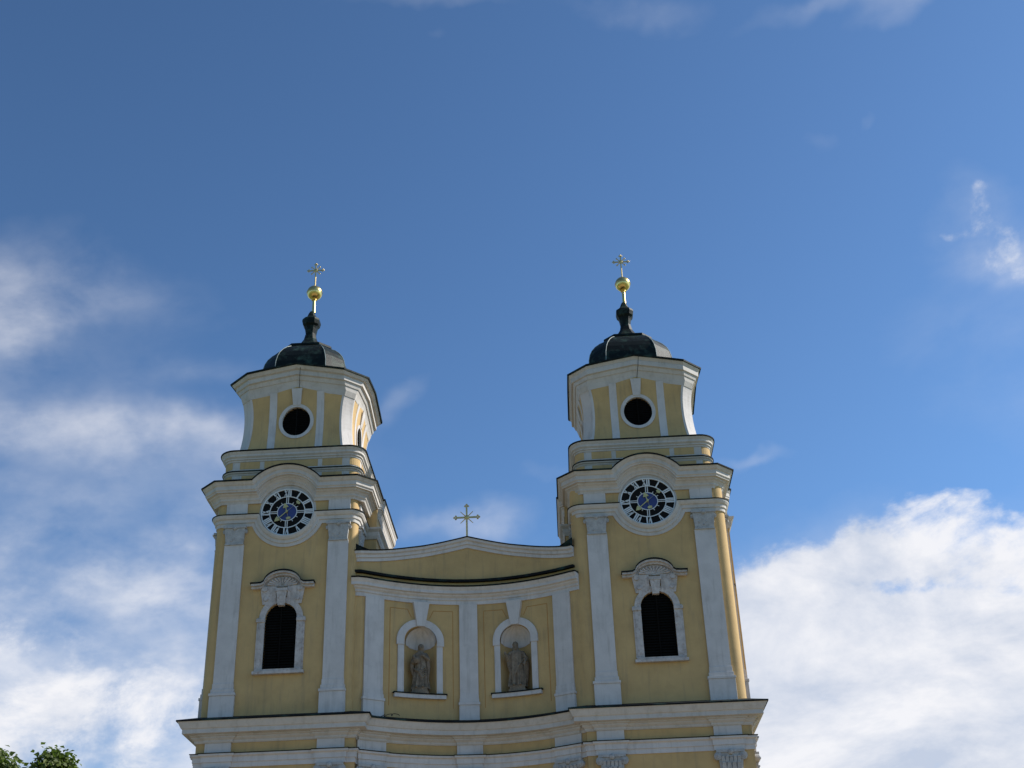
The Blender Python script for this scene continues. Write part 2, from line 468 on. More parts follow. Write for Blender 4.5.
NUM = ['XII', 'I', 'II', 'III', 'IIII', 'V', 'VI', 'VII', 'VIII', 'IX', 'X', 'XI']
def clock(mp_, zc, parent):
    def mp(s_, o, z): return mp_(s_, o, 35.11 + (z - zc) * .93)
    RO = 1.73
    def pol(r, th): return (r * sin(th), zc + r * cos(th))     # th clockwise from 12
    base = MB(); n = 64
    pr = [pol(RO - .02, 2 * pi * i / n) for i in range(n)]
    base.add([mp(a, .0, b) for a, b in pr] + [mp(a, .03, b) for a, b in pr],
             [tuple(range(n)), tuple(reversed(range(n, 2 * n)))] + [(i, (i + 1) % n, n + (i + 1) % n, n + i) for i in range(n)])
    root = base.build('clock', BLK, parent)
    def ringm(mb, r0, r1, o0, o1):
        band(mb, mp, [pol(r0, 2 * pi * i / n) for i in range(n + 1)], [pol(r1, 2 * pi * i / n) for i in range(n + 1)], o0, o1)
    fr = MB(); ringm(fr, RO - .065, RO + .01, .0, .10); ringm(fr, 1.12, 1.18, .045, .075); ringm(fr, .61, .66, .045, .075)
    for k in range(12):
        t = k * pi / 6
        c, s_ = cos(t), sin(t)
        def st(x0, x1, r0, r1, o=.07):
            q = [(x0, r0), (x1, r0), (x1, r1), (x0, r1)]
            P = [(x * c + r_ * s_, zc - x * s_ + r_ * c) for x, r_ in q]
            fr.add([mp(a, .045, b) for a, b in P] + [mp(a, o, b) for a, b in P], [(0, 1, 2, 3), (7, 6, 5, 4), (0, 1, 5, 4), (1, 2, 6, 5), (2, 3, 7, 6), (3, 0, 4, 7)])
        if k % 3 == 0:
            st(-.085, -.035, .65, 1.13); st(.035, .085, .65, 1.13)
        else: st(-.02, .02, .65, .80)
    fr.build('dial_frame', DWH, root)
    for k, word in enumerate(NUM):
        nu = MB()
        t = k * pi / 6; c, s_ = cos(t), sin(t)
        wd = {'I': .125, 'V': .25, 'X': .25}; sp = .0
        tot = sum(wd[ch] for ch in word); x = -tot / 2
        r0, r1 = 1.175, RO - .06
        def stroke(xa, ra, xb, rb, w):
            dx, dr = xb - xa, rb - ra; L = sqrt(dx * dx + dr * dr); nx, nr = dr / L * w / 2, -dx / L * w / 2
            q = [(xa + nx, ra + nr), (xb + nx, rb + nr), (xb - nx, rb - nr), (xa - nx, ra - nr)]
            P = [(a * c + r_ * s_, zc - a * s_ + r_ * c) for a, r_ in q]
            nu.add([mp(a, .045, b) for a, b in P] + [mp(a, .078, b) for a, b in P], [(0, 1, 2, 3), (7, 6, 5, 4), (0, 1, 5, 4), (1, 2, 6, 5), (2, 3, 7, 6), (3, 0, 4, 7)])
        for ch in word:
            w = wd[ch]; m0 = x + w / 2
            if ch == 'I': stroke(m0, r0, m0, r1, .088)
            if ch == 'V': stroke(m0 - .085, r1, m0, r0, .088); stroke(m0 + .085, r1, m0, r0, .04)
            if ch == 'X': stroke(m0 - .085, r1, m0 + .085, r0, .088); stroke(m0 + .085, r1, m0 - .085, r0, .04)
            x += w
        nu.build('numeral', DWH, root)
    ds = MB(); pr = [pol(.61, 2 * pi * i / n) for i in range(n)]
    ds.add([mp(a, .04, b) for a, b in pr] + [mp(a, .06, b) for a, b in pr],
           [tuple(range(n)), tuple(reversed(range(n, 2 * n)))] + [(i, (i + 1) % n, n + (i + 1) % n, n + i) for i in range(n)])
    ds.build('centre_disc', BLU, root)
    def hand(name, ang, ln, tail, o, w):
        hm = MB(); c, s_ = cos(ang), sin(ang)
        def poly(q, o0=o, o1=o + .03):
            P = [(a * c + r_ * s_, zc - a * s_ + r_ * c) for a, r_ in q]; k = len(P)
            hm.add([mp(a, o0, b) for a, b in P] + [mp(a, o1, b) for a, b in P], [tuple(range(k)), tuple(reversed(range(k, 2 * k)))] + [(i, (i + 1) % k, k + (i + 1) % k, k + i) for i in range(k)])
        poly([(-w, -.1), (w, -.1), (w * .8, ln - .2), (-w * .8, ln - .2)])
        poly([(-.19, ln - .27), (.19, ln - .27), (.12, ln - .10), (0, ln + .08), (-.12, ln - .10)], o - .001, o + .031)
        poly([(-.13, -tail - .07), (.13, -tail - .07), (.15, -tail + .07), (0, -tail + .13), (-.15, -tail + .07)], o - .002, o + .029)
        poly([(-.006, -tail), (.006, -tail), (.006, -.05), (-.006, -.05)], o + .003, o + .02)
        hm.cyl(mp(0, .06, zc), mp(0, o + .05, zc), .07, n=16)
        hm.build(name, GLD2, root)
    hand('hour_hand', R(-14), .60, .50, .10, .035)
    hand('minute_hand', R(228), .98, .98, .15, .035)
    return root

def belfry_plan(cx, cy, H, A, peak=0.0, seg=4):
    """octagon-like plan with mid-face points: list of (x, y, dz)"""
    out = []
    for k in range(4):
        a = k * pi / 2
        def tr(s, o): return (cx + s * cos(a) + o * sin(a), cy + s * sin(a) - o * cos(a))
        for i in range(-seg, seg + 1):
            u = i / seg
            x, y = tr(A * u, H)
            out.append((x, y, peak * (1 - abs(u)) ** .95))
    return out
def loft(mb, levels, cx, cy, cap_top=True, cap_bot=True):
    rows = []
    for (z, H, A, pk) in levels:
        rows.append([(x, y, z + dz) for x, y, dz in belfry_plan(cx, cy, H, A, pk)])
    mb.grid(rows, close_u=True)
    if cap_top: mb.add(rows[-1], [tuple(range(len(rows[-1])))])
    if cap_bot: mb.add(rows[0], [tuple(reversed(range(len(rows[0]))))])

def tower(side):
    TX = side * 11.48; TY = side * 0.5
    CY = TY + TCY; P = CH
    H = 4.75
    wl = .955 if side < 0 else 1.02
    def warp(s): return s * wl if (s < 0 and side < 0) or (s > 0 and side > 0) else s
    def wq(x, z):
        if z > 38: return x
        v = warp(x)
        if 22.3 < z < 36 and side < 0 and x > 4.1: v -= .25 * min(1, (x - 4.1) / .6)
        if 22.3 < z < 33.5 and side > 0 and x < -4.1: v -= .20 * min(1, (-4.1 - x) / .6)
        return v
    def mapf(h, face=0):
        a = face * pi / 2
        def f(s, o, z):
            o_ = h + o
            return (TX + wq(s * cos(a) + o_ * sin(a), z), CY + s * sin(a) - o_ * cos(a), z)
        return f
    F = [mapf(H, k) for k in range(4)]
    def shift(pts):      # outer side of the left tower is a little narrower
        return [(TX + warp(x - TX) if True else x, y) for x, y in pts]
    # ---- lower storey
    lo = MB(); prism(lo, shift(rrect(TX, CY, H, 0, 'square')), 0, 19.3)
    lo.build('wall', YEL, P)
    JG = [(-4.2, -2.55, .12), (2.55, 4.2, .12)]
    pl = rrect(TX, CY, H, 0, 'square', jogs=JG); pl0 = rrect(TX, CY, H, 0, 'square')
    pl, pl0 = shift(pl), shift(pl0)
    e = MB(); sweep(e, pl, [(-.3, 19.25), (.06, 19.25), (.06, 19.52), (.12, 19.54), (.12, 19.83), (.24, 19.90), (.24, 20.0), (-.3, 20.0)], closed=True)
    e.build('architrave', WHT, P)
    e = MB(); sweep(e, pl, [(.05, 20.001), (.28, 20.001), (.28, 20.045), (.05, 20.06)], closed=True); e.build('flashing', FLS, P)
    e = MB(); sweep(e, pl0, [(-.3, 19.9), (0, 19.9), (0, 20.9), (-.3, 20.9)], closed=True); e.build('frieze', YEL, P)
    for k in range(4):
        for sg in (-1, 1):
            b = MB(); b.box(F[k], sg * 3.37 - .80, sg * 3.37 + .80, -.05, .13, 20.063, 20.66); b.build('frieze_block', WHT, P)
    e = MB(); sweep(e, pl, [(-.3, 20.65), (.05, 20.65), (.10, 20.72), (.10, 20.80), (.24, 20.92), (.24, 20.99), (.34, 21.02), (.34, 21.10), (-.3, 21.10)], closed=True)
    e.build('cornice_bed', CRN, P)
    e = MB(); sweep(e, pl0, [(-.3, 21.101), (.46, 21.101), (.70, 21.12), (.70, 21.38), (.76, 21.40), (.84, 21.55), (.92, 21.72), (.96, 21.78), (-.3, 21.83)], closed=True)
    e.build('cornice', CRN, P, bevel=.01)
    e = MB(); sweep(e, pl0, [(-.2, 21.835), (1.02, 21.775), (1.02, 21.86), (-.2, 22.28)], closed=True); e.build('cornice_roof', FLS, P)
    for k in range(4):
        for sg in (-1, 1):
            s0 = sg * 3.37
            b = MB(); b.box(F[k], s0 - .68, s0 + .68, -.05, .12, 2.2, 17.9); b.build('pilaster', WHT, P)
            b = MB(); b.box(F[k], s0 - .85, s0 + .85, -.05, .25, .0, 2.2); b.build('pilaster_plinth', WHT, P)
            capital(F[k], s0, .70, 17.9, 19.24).build('capital', STN, P)
    # ---- upper body
    up = MB(); prism(up, [(TX + wq(x - TX, 30), y) for x, y in rrect(TX, CY, H, .55, 'round')], 21.9, 36.9)
    up = up.build('wall', YEL, P)
    cs = [arched_cutter(F[k], 0, 1.0, 24.9, 28.08, .55) for k in (0, 1, 3)]
    cut(up, cs)
    for p in up.data.polygons: p.use_smooth = True
    up.data.set_sharp_from_angle(angle=R(25))
    for k in range(4):
        for sg in (-1, 1):
            m_ = F[k]; a0, a1 = (2.72, 4.0) if sg > 0 else (-4.0, -2.72)
            sh, pn = pilaster(m_, a0, a1, 21.95, 33.0)
            sh.build('pilaster', WHT, P); pn.build('pilaster_plinth', WHT, P, bevel=.012)
            capital(m_, (a0 + a1) / 2, .66, 33.0, 34.22, d=.16 if k in (0, 2) else .10, rich=.25 if k in (0, 2) else .1).build('capital', STN, P)
            b = MB(); b.box(m_, (a0 + a1) / 2 - .70, (a0 + a1) / 2 + .70, -.05, .10, 35.05, 35.85); b.build('frieze_block', WHT, P)
    # ---- clock storey bands with their curves round the clock
    ZC = 35.2
    def side_ring(name, material, profile, top, bot, hpl, corner, kind, dz=0):
        """top/bot: (z_straight, radius, under?)"""
        rows = []; nA = 24
        def curve(spec):
            z, r_, under = spec
            if r_ is None: return None
            dzz = z - ZC; th = math.asin(max(-1, min(1, dzz / r_)))
            sx = r_ * cos(th)
            pts = []
            for i in range(nA + 1):
                if under: t = pi - th + (pi + 2 * th) * i / nA      # from left, through the bottom
                else: t = pi - th - (pi - 2 * th) * i / nA
                pts.append((r_ * cos(t), ZC + r_ * sin(t)))
            return pts
        ct, cb = curve(top), curve(bot)
        L = hpl - corner
        for k in range(4):
            a = k * pi / 2
            def tr(s, o, z):
                return (TX + ((lambda q: wq(q, 35) if side < 0 else warp(q)) if top[2] else (lambda q: q))(s * cos(a) + o * sin(a)), CY + s * sin(a) - o * cos(a), z)
            # mitre at the two ends of the flat side
            if kind == 'chamfer': mt = math.tan(pi / 8)
            elif kind == 'round': mt = 0.0
            else: mt = 1.0
            rows.append([tr(-L - mt * o, hpl + o, bot[0] + (top[0] - bot[0]) * t + d) for o, t, d in profile])
            for i in (range(nA + 1) if k == 0 else ()):
                rows.append([tr(cb[i][0] + (ct[i][0] - cb[i][0]) * t, hpl + o, cb[i][1] + (ct[i][1] - cb[i][1]) * t + d) for o, t, d in profile])
            rows.append([tr(L + mt * o, hpl + o, bot[0] + (top[0] - bot[0]) * t + d) for o, t, d in profile])
            if kind == 'round':
                for i in range(1, 8):
                    t2 = pi / 2 * i / 8
                    rows.append([tr(L + (corner + o) * sin(t2), L + (corner + o) * cos(t2), bot[0] + (top[0] - bot[0]) * t + d) for o, t, d in profile])
        rows.append(rows[0])
        mb = MB(); mb.grid(rows, close_u=True)
        return mb.build(name, material, P)
    side_ring('clock_band', CRN, [(-.2, .0, 0), (.07, .0, 0), (.09, .30, 0), (.16, .34, 0), (.18, .62, 0), (.26, .68, 0), (.34, .86, 0), (.36, 1.0, 0), (-.2, 1.0, 0)],
              (34.95, 1.80, True), (34.24, 2.46, True), H, .55, 'round')
    # metal strips on the band, each from a clock round the corner to the next clock
    for kx in range(4):
        fw = (lambda q: wq(q, 35)) if side < 0 else warp
        a = kx * pi / 2; pts = [(TX + fw(1.8 * cos(a) + H * sin(a)), CY + 1.8 * sin(a) - H * cos(a))]; e = MB()
        for i in range(9):
            t2 = pi / 2 * i / 8; s_, o_ = (H - .55) + (.55) * sin(t2), (H - .55) + .55 * cos(t2)
            pts.append((TX + fw(s_ * cos(a) + o_ * sin(a)), CY + s_ * sin(a) - o_ * cos(a)))
        a += pi / 2; pts.append((TX + fw(-1.8 * cos(a) + H * sin(a)), CY - 1.8 * sin(a) - H * cos(a)))
        sweep(e, pts, [(-.1, 34.951), (.39, 34.951), (.39, 35.01), (-.1, 35.01)])
        e.build('flashing', FLS, P)
    prof2 = [(-.2, .0, 0), (.10, .0, 0), (.14, .10, 0), (.22, .17, 0), (.22, .25, 0), (.33, .36, 0), (.44, .41, 0), (.46, .47, 0), (.62, .49, 0), (.62, .55, 0), (.70, .60, 0), (.70, .80, 0), (.78, .84, 0), (.90, .97, 0), (.92, 1.0, 0), (-.2, 1.0, 0)]
    side_ring('cornice', CRN, prof2, (37.08, 2.88, False), (35.80, 1.80, False), H, .55, 'chamfer')
    side_ring('cornice_roof', FLS, [(-.75, 1.0, .002), (.98, 1.0, -.02), (.99, 1.0, .07), (-.75, 1.0, .26)], (37.08, 2.88, False), (35.80, 1.80, False), H, .55, 'chamfer')
    sb = MB(); q = [(1.86 * cos(2 * pi * i / 48), ZC + 1.86 * sin(2 * pi * i / 48)) for i in range(48)]
    sb.add([F[0](x, -.1, z) for x, z in q] + [F[0](x, -.003, z) if False else F[0](x, .004, z) for x, z in q], [tuple(range(48)), tuple(reversed(range(48, 96)))] + [(i, (i + 1) % 48, 48 + (i + 1) % 48, 48 + i) for i in range(48)])
    sb.build('clock_surround', CRN, P)
    clock(lambda s_, o, z: F[0](s_, o + .012, z), ZC, P)
    # the rear part of the shaft stands out sideways
    x0, x1 = TX + wq(-H, 0) - .55, TX + wq(H, 0) + .55
    yr0, yr1 = TY + 3.0, TY + 10.2
    rb = MB(); prism(rb, [(x0, yr0), (x1, yr0), (x1, yr1), (x0, yr1)], 21.95, 36.9); rb.build('rear_wall', YEL, P)
    cpl = [(x0 + .5, yr0), (x1 - .5, yr0), (x1, yr0 + .5), (x1, yr1 - .5), (x1 - .5, yr1), (x0 + .5, yr1), (x0, yr1 - .5), (x0, yr0 + .5)]
    hh = 37.14 - 35.86
    e = MB(); sweep(e, cpl, [(o * .5 if o > 0 else o, 35.86 + t * hh) for o, t, d in prof2], closed=True); e.build('rear_cornice', CRN, P)
    e = MB(); sweep(e, cpl, [(-.9, 37.145), (.50, 37.12), (.51, 37.21), (-.9, 37.42)], closed=True); e.build('rear_roof', FLS, P)
    e = MB(); sweep(e, [(x0, yr0), (x1, yr0), (x1, yr1), (x0, yr1)], [(-.1, 34.24), (.07, 34.24), (.16, 34.45), (.18, 34.7), (.34, 34.86), (.36, 34.97), (-.1, 34.97)], closed=True); e.build('rear_band', CRN, P)
    # ---- attic
    HA = 4.45
    at = MB(); prism(at, rrect(TX, CY, HA, .75, 'round'), 36.9, 39.15); ato = at.build('attic_wall', CRN, P)
    FA = [mapf(HA, k) for k in range(4)]
    e = MB(); sweep(e, rrect(TX, CY, HA, .75, 'round'), [(-.2, 38.02), (.03, 38.02), (.06, 38.10), (.14, 38.14), (.16, 38.22), (-.2, 38.22)], closed=True); e.build('attic_ledge', CRN, P)
    e = MB(); sweep(e, rrect(TX, CY, HA, .75, 'round'), [(-.2, 38.221), (.20, 38.215), (.20, 38.29), (-.2, 38.31)], closed=True); e.build('flashing', FLS, P)
    e = MB(); sweep(e, rrect(TX, CY, HA, .75, 'round'), [(-.2, 38.98), (.04, 38.98), (.06, 39.08), (.13, 39.12), (.13, 39.2), (.24, 39.3), (.24, 39.43), (.32, 39.54), (.34, 39.62), (-.2, 39.62)], closed=True); e.build('attic_cornice', CRN, P)
    e = MB(); sweep(e, rrect(TX, CY, HA, .75, 'round'), [(-1.0, 39.621), (.40, 39.615), (.40, 39.70), (-1.0, 39.98)], closed=True); e.build('attic_roof', FLS, P)
    for k in range(4):
        for (a0, a1, z0, z1) in ((-3.35, -2.05, 38.46, 38.96), (-1.75, 1.75, 38.46, 38.96), (2.05, 3.35, 38.46, 38.96), (-3.35, -2.05, 37.42, 37.98), (2.05, 3.35, 37.42, 37.98)):
            b = MB(); b.box(FA[k], a0, a1, -.05, .015, z0, z1); b.build('attic_panel', YEL, P)
        for (z0, z1) in ((38.46, 38.96), (37.42, 37.98)):
            b = MB(); pts = []
            a = k * pi / 2
            for i in range(1, 8):
                t2 = pi / 2 * i / 8; s_, o_ = (HA - .75) + .75 * sin(t2), (HA - .75) + .75 * cos(t2)
                pts.append((TX + s_ * cos(a) + o_ * sin(a), CY + s_ * sin(a) - o_ * cos(a)))
            sweep(b, pts, [(-.05, z0), (.015, z0), (.015, z1), (-.05, z1)]); b.build('attic_panel', YEL, P)
    # ---- belfry
    def Hz(z):
        t = (z - 42.3)
        return 3.64 + (.22 * (abs(t) / 2.3) ** 2.0 if t < 0 else .24 * (t / 2.0) ** 2.2)
    lv = []
    for i in range(17):
        z = 39.7 + (44.6 - 39.7) * i / 16
        h = Hz(z); lv.append((z, h, h - .60, .0 if z < 43.9 else .62 * (z - 43.9) / .7))
    bw = MB(); loft(bw, lv, TX, CY)
    bwo = bw.build('belfry_wall', YEL, P)
    FB = [mapf(3.66, k) for k in range(4)]
    def FBw(k):
        a = k * pi / 2
        def f(s, o, z):
            o_ = Hz(z) + o
            return (TX + s * cos(a) + o_ * sin(a), CY + s * sin(a) - o_ * cos(a), z)
        return f
    cs = []
    for k in range(4):
        c = MB(); P0 = FBw(k)(0, .5, 42.22); P1 = FBw(k)(0, -.6, 42.22); c.cyl(P0, P1, .95, n=48); c.v = [(x, y, 42.22 + (z - 42.22) * 1.14) for x, y, z in c.v]; cs.append(c)
    cut(bwo, cs)
    # white corner strips following the swept profile
    for k in range(4):
        a = k * pi / 2
        rows = []
        for i in range(17):
            z = 39.75 + (44.05 - 39.75) * i / 16; h = Hz(z); A = h - .60
            def tr(s, o): return (TX + s * cos(a) + o * sin(a), CY + s * sin(a) - o * cos(a), z)
            w = .13
            rows.append([tr(A - w, h - .02), tr(A - w, h + .025), tr(A + .012, h + .025), tr(h + .025, A + .012), tr(h + .025, A - w), tr(h - .02, A - w)])
        b = MB(); b.grid(rows, close_u=True); b.build('corner_strip', WHT, P)
        m_ = FBw(k)
        for sg in (-1, 1):
            rows = []
            for i in range(17):
                z = 39.75 + (44.35 - 39.75) * i / 16
                c = sg * (1.60 if True else 0)
                rows.append([m_(c - .25, -.02, z), m_(c - .25, .02, z), m_(c + .25, .02, z), m_(c + .25, -.02, z)])
            b = MB(); b.grid(rows, close_u=True); b.build('wall_strip', WHT, P)
    ek = 1.018 if side < 0 else .978
    fr = MB(); loft(fr, [(43.95, Hz(44) + .03, Hz(44) + .03 - .6, .62), (44.3, Hz(44.3) + .06, Hz(44.3) - .55, .62), (44.6, 4.06, 3.28, .62), (44.6, 4.11, 3.30, .62),
                         (44.74, 4.18, 3.28, .62), (44.86, 4.22, 3.27, .62), (44.90, 4.36, 3.26, .62), (45.22, 4.38, 3.26, .62), (45.26, 4.45 * ek, 3.28, .62), (45.42, 4.58 * ek, 3.3, .62), (45.46, 4.60 * ek, 3.3, .62)], TX, CY)
    fr.build('belfry_cornice', CRN, P)
    ro = MB(); loft(ro, [(45.461, 4.3, 3.2, .62), (45.461, 4.70 * ek, 3.32, .62), (45.57, 4.72 * ek, 3.32, .62), (45.62, 4.3, 3.1, .62), (46.05, 3.7, 2.6, .45), (46.35, 3.25, 2.05, .2), (46.5, 3.02, 1.85, 0)], TX, CY)
    ro.build('belfry_roof', COP, P)
    wc = MB()
    z0, z1 = 43.95, 45.5
    wc.tube([(TX + .28, CY - 4.62, 46.02), (TX + .22, CY - 4.40, 45.4), (TX + .14, CY - 3.95, 44.9), (TX + .06, CY - 3.78, 44.3)], .018, 5)
    wc.build('lightning_wire', IRN, P)
    for k in range(4):
        m_ = FBw(k)
        def m2(s, o, z, m_=m_): return m_(s, o, z)
        b = MB(); n = 48
        pin = [(.95 * cos(2 * pi * i / n), 42.22 + 1.08 * sin(2 * pi * i / n)) for i in range(n + 1)]
        pou = [(1.18 * cos(2 * pi * i / n), 42.22 + 1.30 * sin(2 * pi * i / n)) for i in range(n + 1)]
        band(b, m2, pin, pou, -.12, .06)
        w = b.build('round_window', WHT, P)
        b = MB(); 
        b.add([m2(-.36, -.02, 44.6), m2(.36, -.02, 44.6), m2(.36, .05, 44.6), m2(-.36, .05, 44.6), m2(-.25, -.02, 43.42), m2(.25, -.02, 43.42), m2(.25, .09, 43.42), m2(-.25, .09, 43.42)],
              [(0, 1, 2, 3), (7, 6, 5, 4), (0, 1, 5, 4), (1, 2, 6, 5), (2, 3, 7, 6), (3, 0, 4, 7)])
        b.build('keystone', WHT, w)
        b = MB()
        for i in range(16):
            zz = 41.13 + i * .135
            hw = .95 * sqrt(max(.01, 1 - ((zz + .05 - 42.22) / 1.08) ** 2))
            b.add([m2(-hw, -.16, zz + .11), m2(hw, -.16, zz + .11), m2(hw, -.08, zz), m2(-hw, -.08, zz)], [(0, 1, 2, 3)])
        q = len(b.v); c0 = Vector(m2(0, -.22, 42.22)); c1 = Vector(m2(0, -.30, 42.22)); b.cyl(c0, c1, .96, n=40)
        b.v[q:] = [(x, y, 42.22 + (z - 42.22) * 1.12) for x, y, z in b.v[q:]]
        b.box(m2, -.035, .035, -.14, -.06, 41.15, 43.28)
        b.build('louvre', LOU, w)
    DX = TX - (.11 if side < 0 else .06)
    # ---- dome
    dm = MB(); loft(dm, [(46.45, 3.04, 1.85, 0), (46.62, 2.93, 1.78, 0), (47.0, 2.93, 1.76, 0), (47.5, 2.90, 1.74, 0), (48.0, 2.80, 1.66, 0), (48.4, 2.64, 1.55, 0), (48.8, 2.38, 1.38, 0), (49.15, 2.05, 1.18, 0), (49.42, 1.68, .98, 0),
                         (49.47, 1.72, 1.0, 0), (49.62, 1.72, 1.0, 0), (49.66, 1.60, .93, 0)], DX, CY)
    dmo = dm.build('dome', COP, P)
    for k in range(4):
        a = k * pi / 2
        for sg in (-1, 1):
            sm = MB()
            pts = []
            for (z, h, A, _) in [(46.5, 3.03, 1.85, 0), (46.62, 2.94, 1.78, 0), (47.0, 2.94, 1.76, 0), (47.5, 2.91, 1.74, 0), (48.0, 2.81, 1.66, 0), (48.4, 2.65, 1.55, 0), (48.8, 2.39, 1.38, 0), (49.15, 2.06, 1.18, 0), (49.42, 1.69, .98, 0)]:
                s_ = sg * A; pts.append((DX + s_ * cos(a) + h * sin(a), CY + s_ * sin(a) - h * cos(a), z))
            sm.tube(pts, .026, 5); sm.build('ridge_seam', SEAM, dmo)
    sp = MB(); loft(sp, [(49.6, 1.50, .85, 0), (49.75, 1.30, .70, 0), (50.0, .98, .52, 0), (50.35, .68, .36, 0), (50.8, .45, .24, 0), (51.3, .35, .19, 0), (51.75, .42, .23, 0), (51.9, .46, .25, 0), (52.05, .57, .31, 0), (52.35, .63, .35, 0), (52.52, .60, .33, 0), (52.66, .42, .23, 0), (52.85, .30, .16, 0), (53.1, .22, .12, 0), (53.3, .13, .07, 0)], DX, CY)
    spo = sp.build('finial', COP, P)
    for sg in (1,):
        b = MB(); b.cyl((TX, CY, 53.2), (TX, CY, 54.5), .13, .12, n=20); po = b.build('gilded_pole', GLD, P, smooth=True)
    b = MB(); b.ball((TX, CY, 54.97), .57, 32, 20); sweep(b, [(TX + .57 * cos(2 * pi * i / 32), CY + .57 * sin(2 * pi * i / 32)) for i in range(32)], [(-.02, 54.93), (.02, 54.94), (.02, 55.0), (-.02, 55.01)], closed=True)
    b.cyl((TX, CY, 54.32), (TX, CY, 54.48), .2, .17, n=20); b.cyl((TX, CY, 55.48), (TX, CY, 55.62), .15, .08, n=20)
    b.build('gilded_ball', GLD, P, smooth=True)
    cross(TX, CY, 55.6, 57.0, 57.65, .62, P, True)
    # ---- belfry window of the body, with its hood
    for k in (0, 1, 3):
        m_ = F[k]; n = 24
        w = MB()
        inn = [(-1.0, 24.9)] + [(-1.0 * cos(pi * i / n), 28.08 + 1.0 * sin(pi * i / n)) for i in range(n + 1)] + [(1.0, 24.9)]
        out = [(-1.38, 24.9)] + [(-1.38 * cos(pi * i / n), 28.08 + 1.34 * sin(pi * i / n)) for i in range(n + 1)] + [(1.38, 24.9)]
        band(w, m_, inn, out, -.15, .10)
        for sg in (-1, 1):
            a0, a1 = sorted((sg * 1.38, sg * 1.50)); w.box(m_, a0, a1, -.05, .07, 24.9, 28.15)
            a0, a1 = sorted((sg * .99, sg * 1.54)); w.box(m_, a0, a1, -.05, .17, 27.86, 28.06)
            # shoulders below the hood
            a0, a1 = (sg * .35, sg * 1.22)
            if sg < 0: a0, a1 = a1, a0
            t0, t1 = (sg * .35, sg * 1.42)
            if sg < 0: t0, t1 = t1, t0
            w.box(m_, a0, a1, -.05, .10, 28.98, 30.12, top=(t0, t1, -.05, .16))
            w.cyl(m_(sg * 1.12, .0, 29.95), m_(sg * 1.12, .24, 29.95), .17, n=14)
            w.cyl(m_(sg * 1.0, .0, 29.3), m_(sg * 1.0, .2, 29.3), .12, n=12)
        wo_ = w.build('window', MRB, P)
        b = MB(); b.box(m_, -1.58, 1.58, -.05, .26, 24.60, 24.78); b.box(m_, -1.46, 1.46, -.3, .20, 24.781, 24.9); b.build('sill', MRB, wo_)
        b = MB(); b.box(m_, -.2, .2, -.05, .24, 28.86, 29.75, top=(-.32, .32, -.05, .30)); b.box(m_, -.38, .38, -.05, .33, 29.751, 29.95); b.build('keystone', MRB, wo_)
        # lunette
        b = MB(); pr = [(-1.15, 30.1), (1.15, 30.1)] + [(1.15 * cos(pi * i / 16), 30.1 + .70 * sin(pi * i / 16)) for i in range(1, 16)]
        kk = len(pr); b.add([m_(a, -.02, z) for a, z in pr] + [m_(a, .1, z) for a, z in pr], [tuple(range(kk)), tuple(reversed(range(kk, 2 * kk)))] + [(i, (i + 1) % kk, kk + (i + 1) % kk, kk + i) for i in range(kk)])
        for i in range(1, 12):
            t = pi * i / 12; b.cyl(m_(.12 * cos(t), .1, 30.12 + .1 * sin(t)), m_(.98 * cos(t), .14, 30.12 + .56 * sin(t)), .03, .085, n=8)
        b.build('shell', MRB, wo_)
        # hood: straight - arch - straight
        def hood(off):
            L = [(-1.98, 30.24 + off), (-1.62, 30.24 + off), (-1.34, 30.26 + off)]
            arc = [(-1.18 * cos(pi * i / n) , 30.26 + off + (.78 * sin(pi * i / n))) for i in range(1, n)]
            return L + arc + [(1.34, 30.26 + off), (1.62, 30.24 + off), (1.98, 30.24 + off)]
        b = MB()
        band(b, m_, hood(-.26), hood(-.12), -.05, .26); band(b, m_, hood(-.118), hood(.0), -.05, .42)
        b.build('hood', MRB, wo_)
        b = MB(); h0 = hood(.002); h0[0] = (-2.03, h0[0][1]); h0[-1] = (2.03, h0[-1][1]); h1 = hood(.095); h1[0] = (-2.03, h1[0][1]); h1[-1] = (2.03, h1[-1][1])
        band(b, m_, h0, h1, -.05, .47); b.build('hood_flashing', FLS, wo_)
        b = MB()
        for i in range(24):
            zz = 24.92 + i * .17
            hw = .99 if zz < 28 else sqrt(max(.01, .99 ** 2 - (zz + .1 - 28.08) ** 2))
            b.add([m_(-hw, -.18, zz + .13), m_(hw, -.18, zz + .13), m_(hw, -.09, zz), m_(-hw, -.09, zz)], [(0, 1, 2, 3)])
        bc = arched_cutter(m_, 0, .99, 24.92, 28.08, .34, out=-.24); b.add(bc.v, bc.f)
        b.box(m_, -.035, .035, -.14, -.06, 24.9, 29.02)
        b.build('louvre', LOU, wo_)

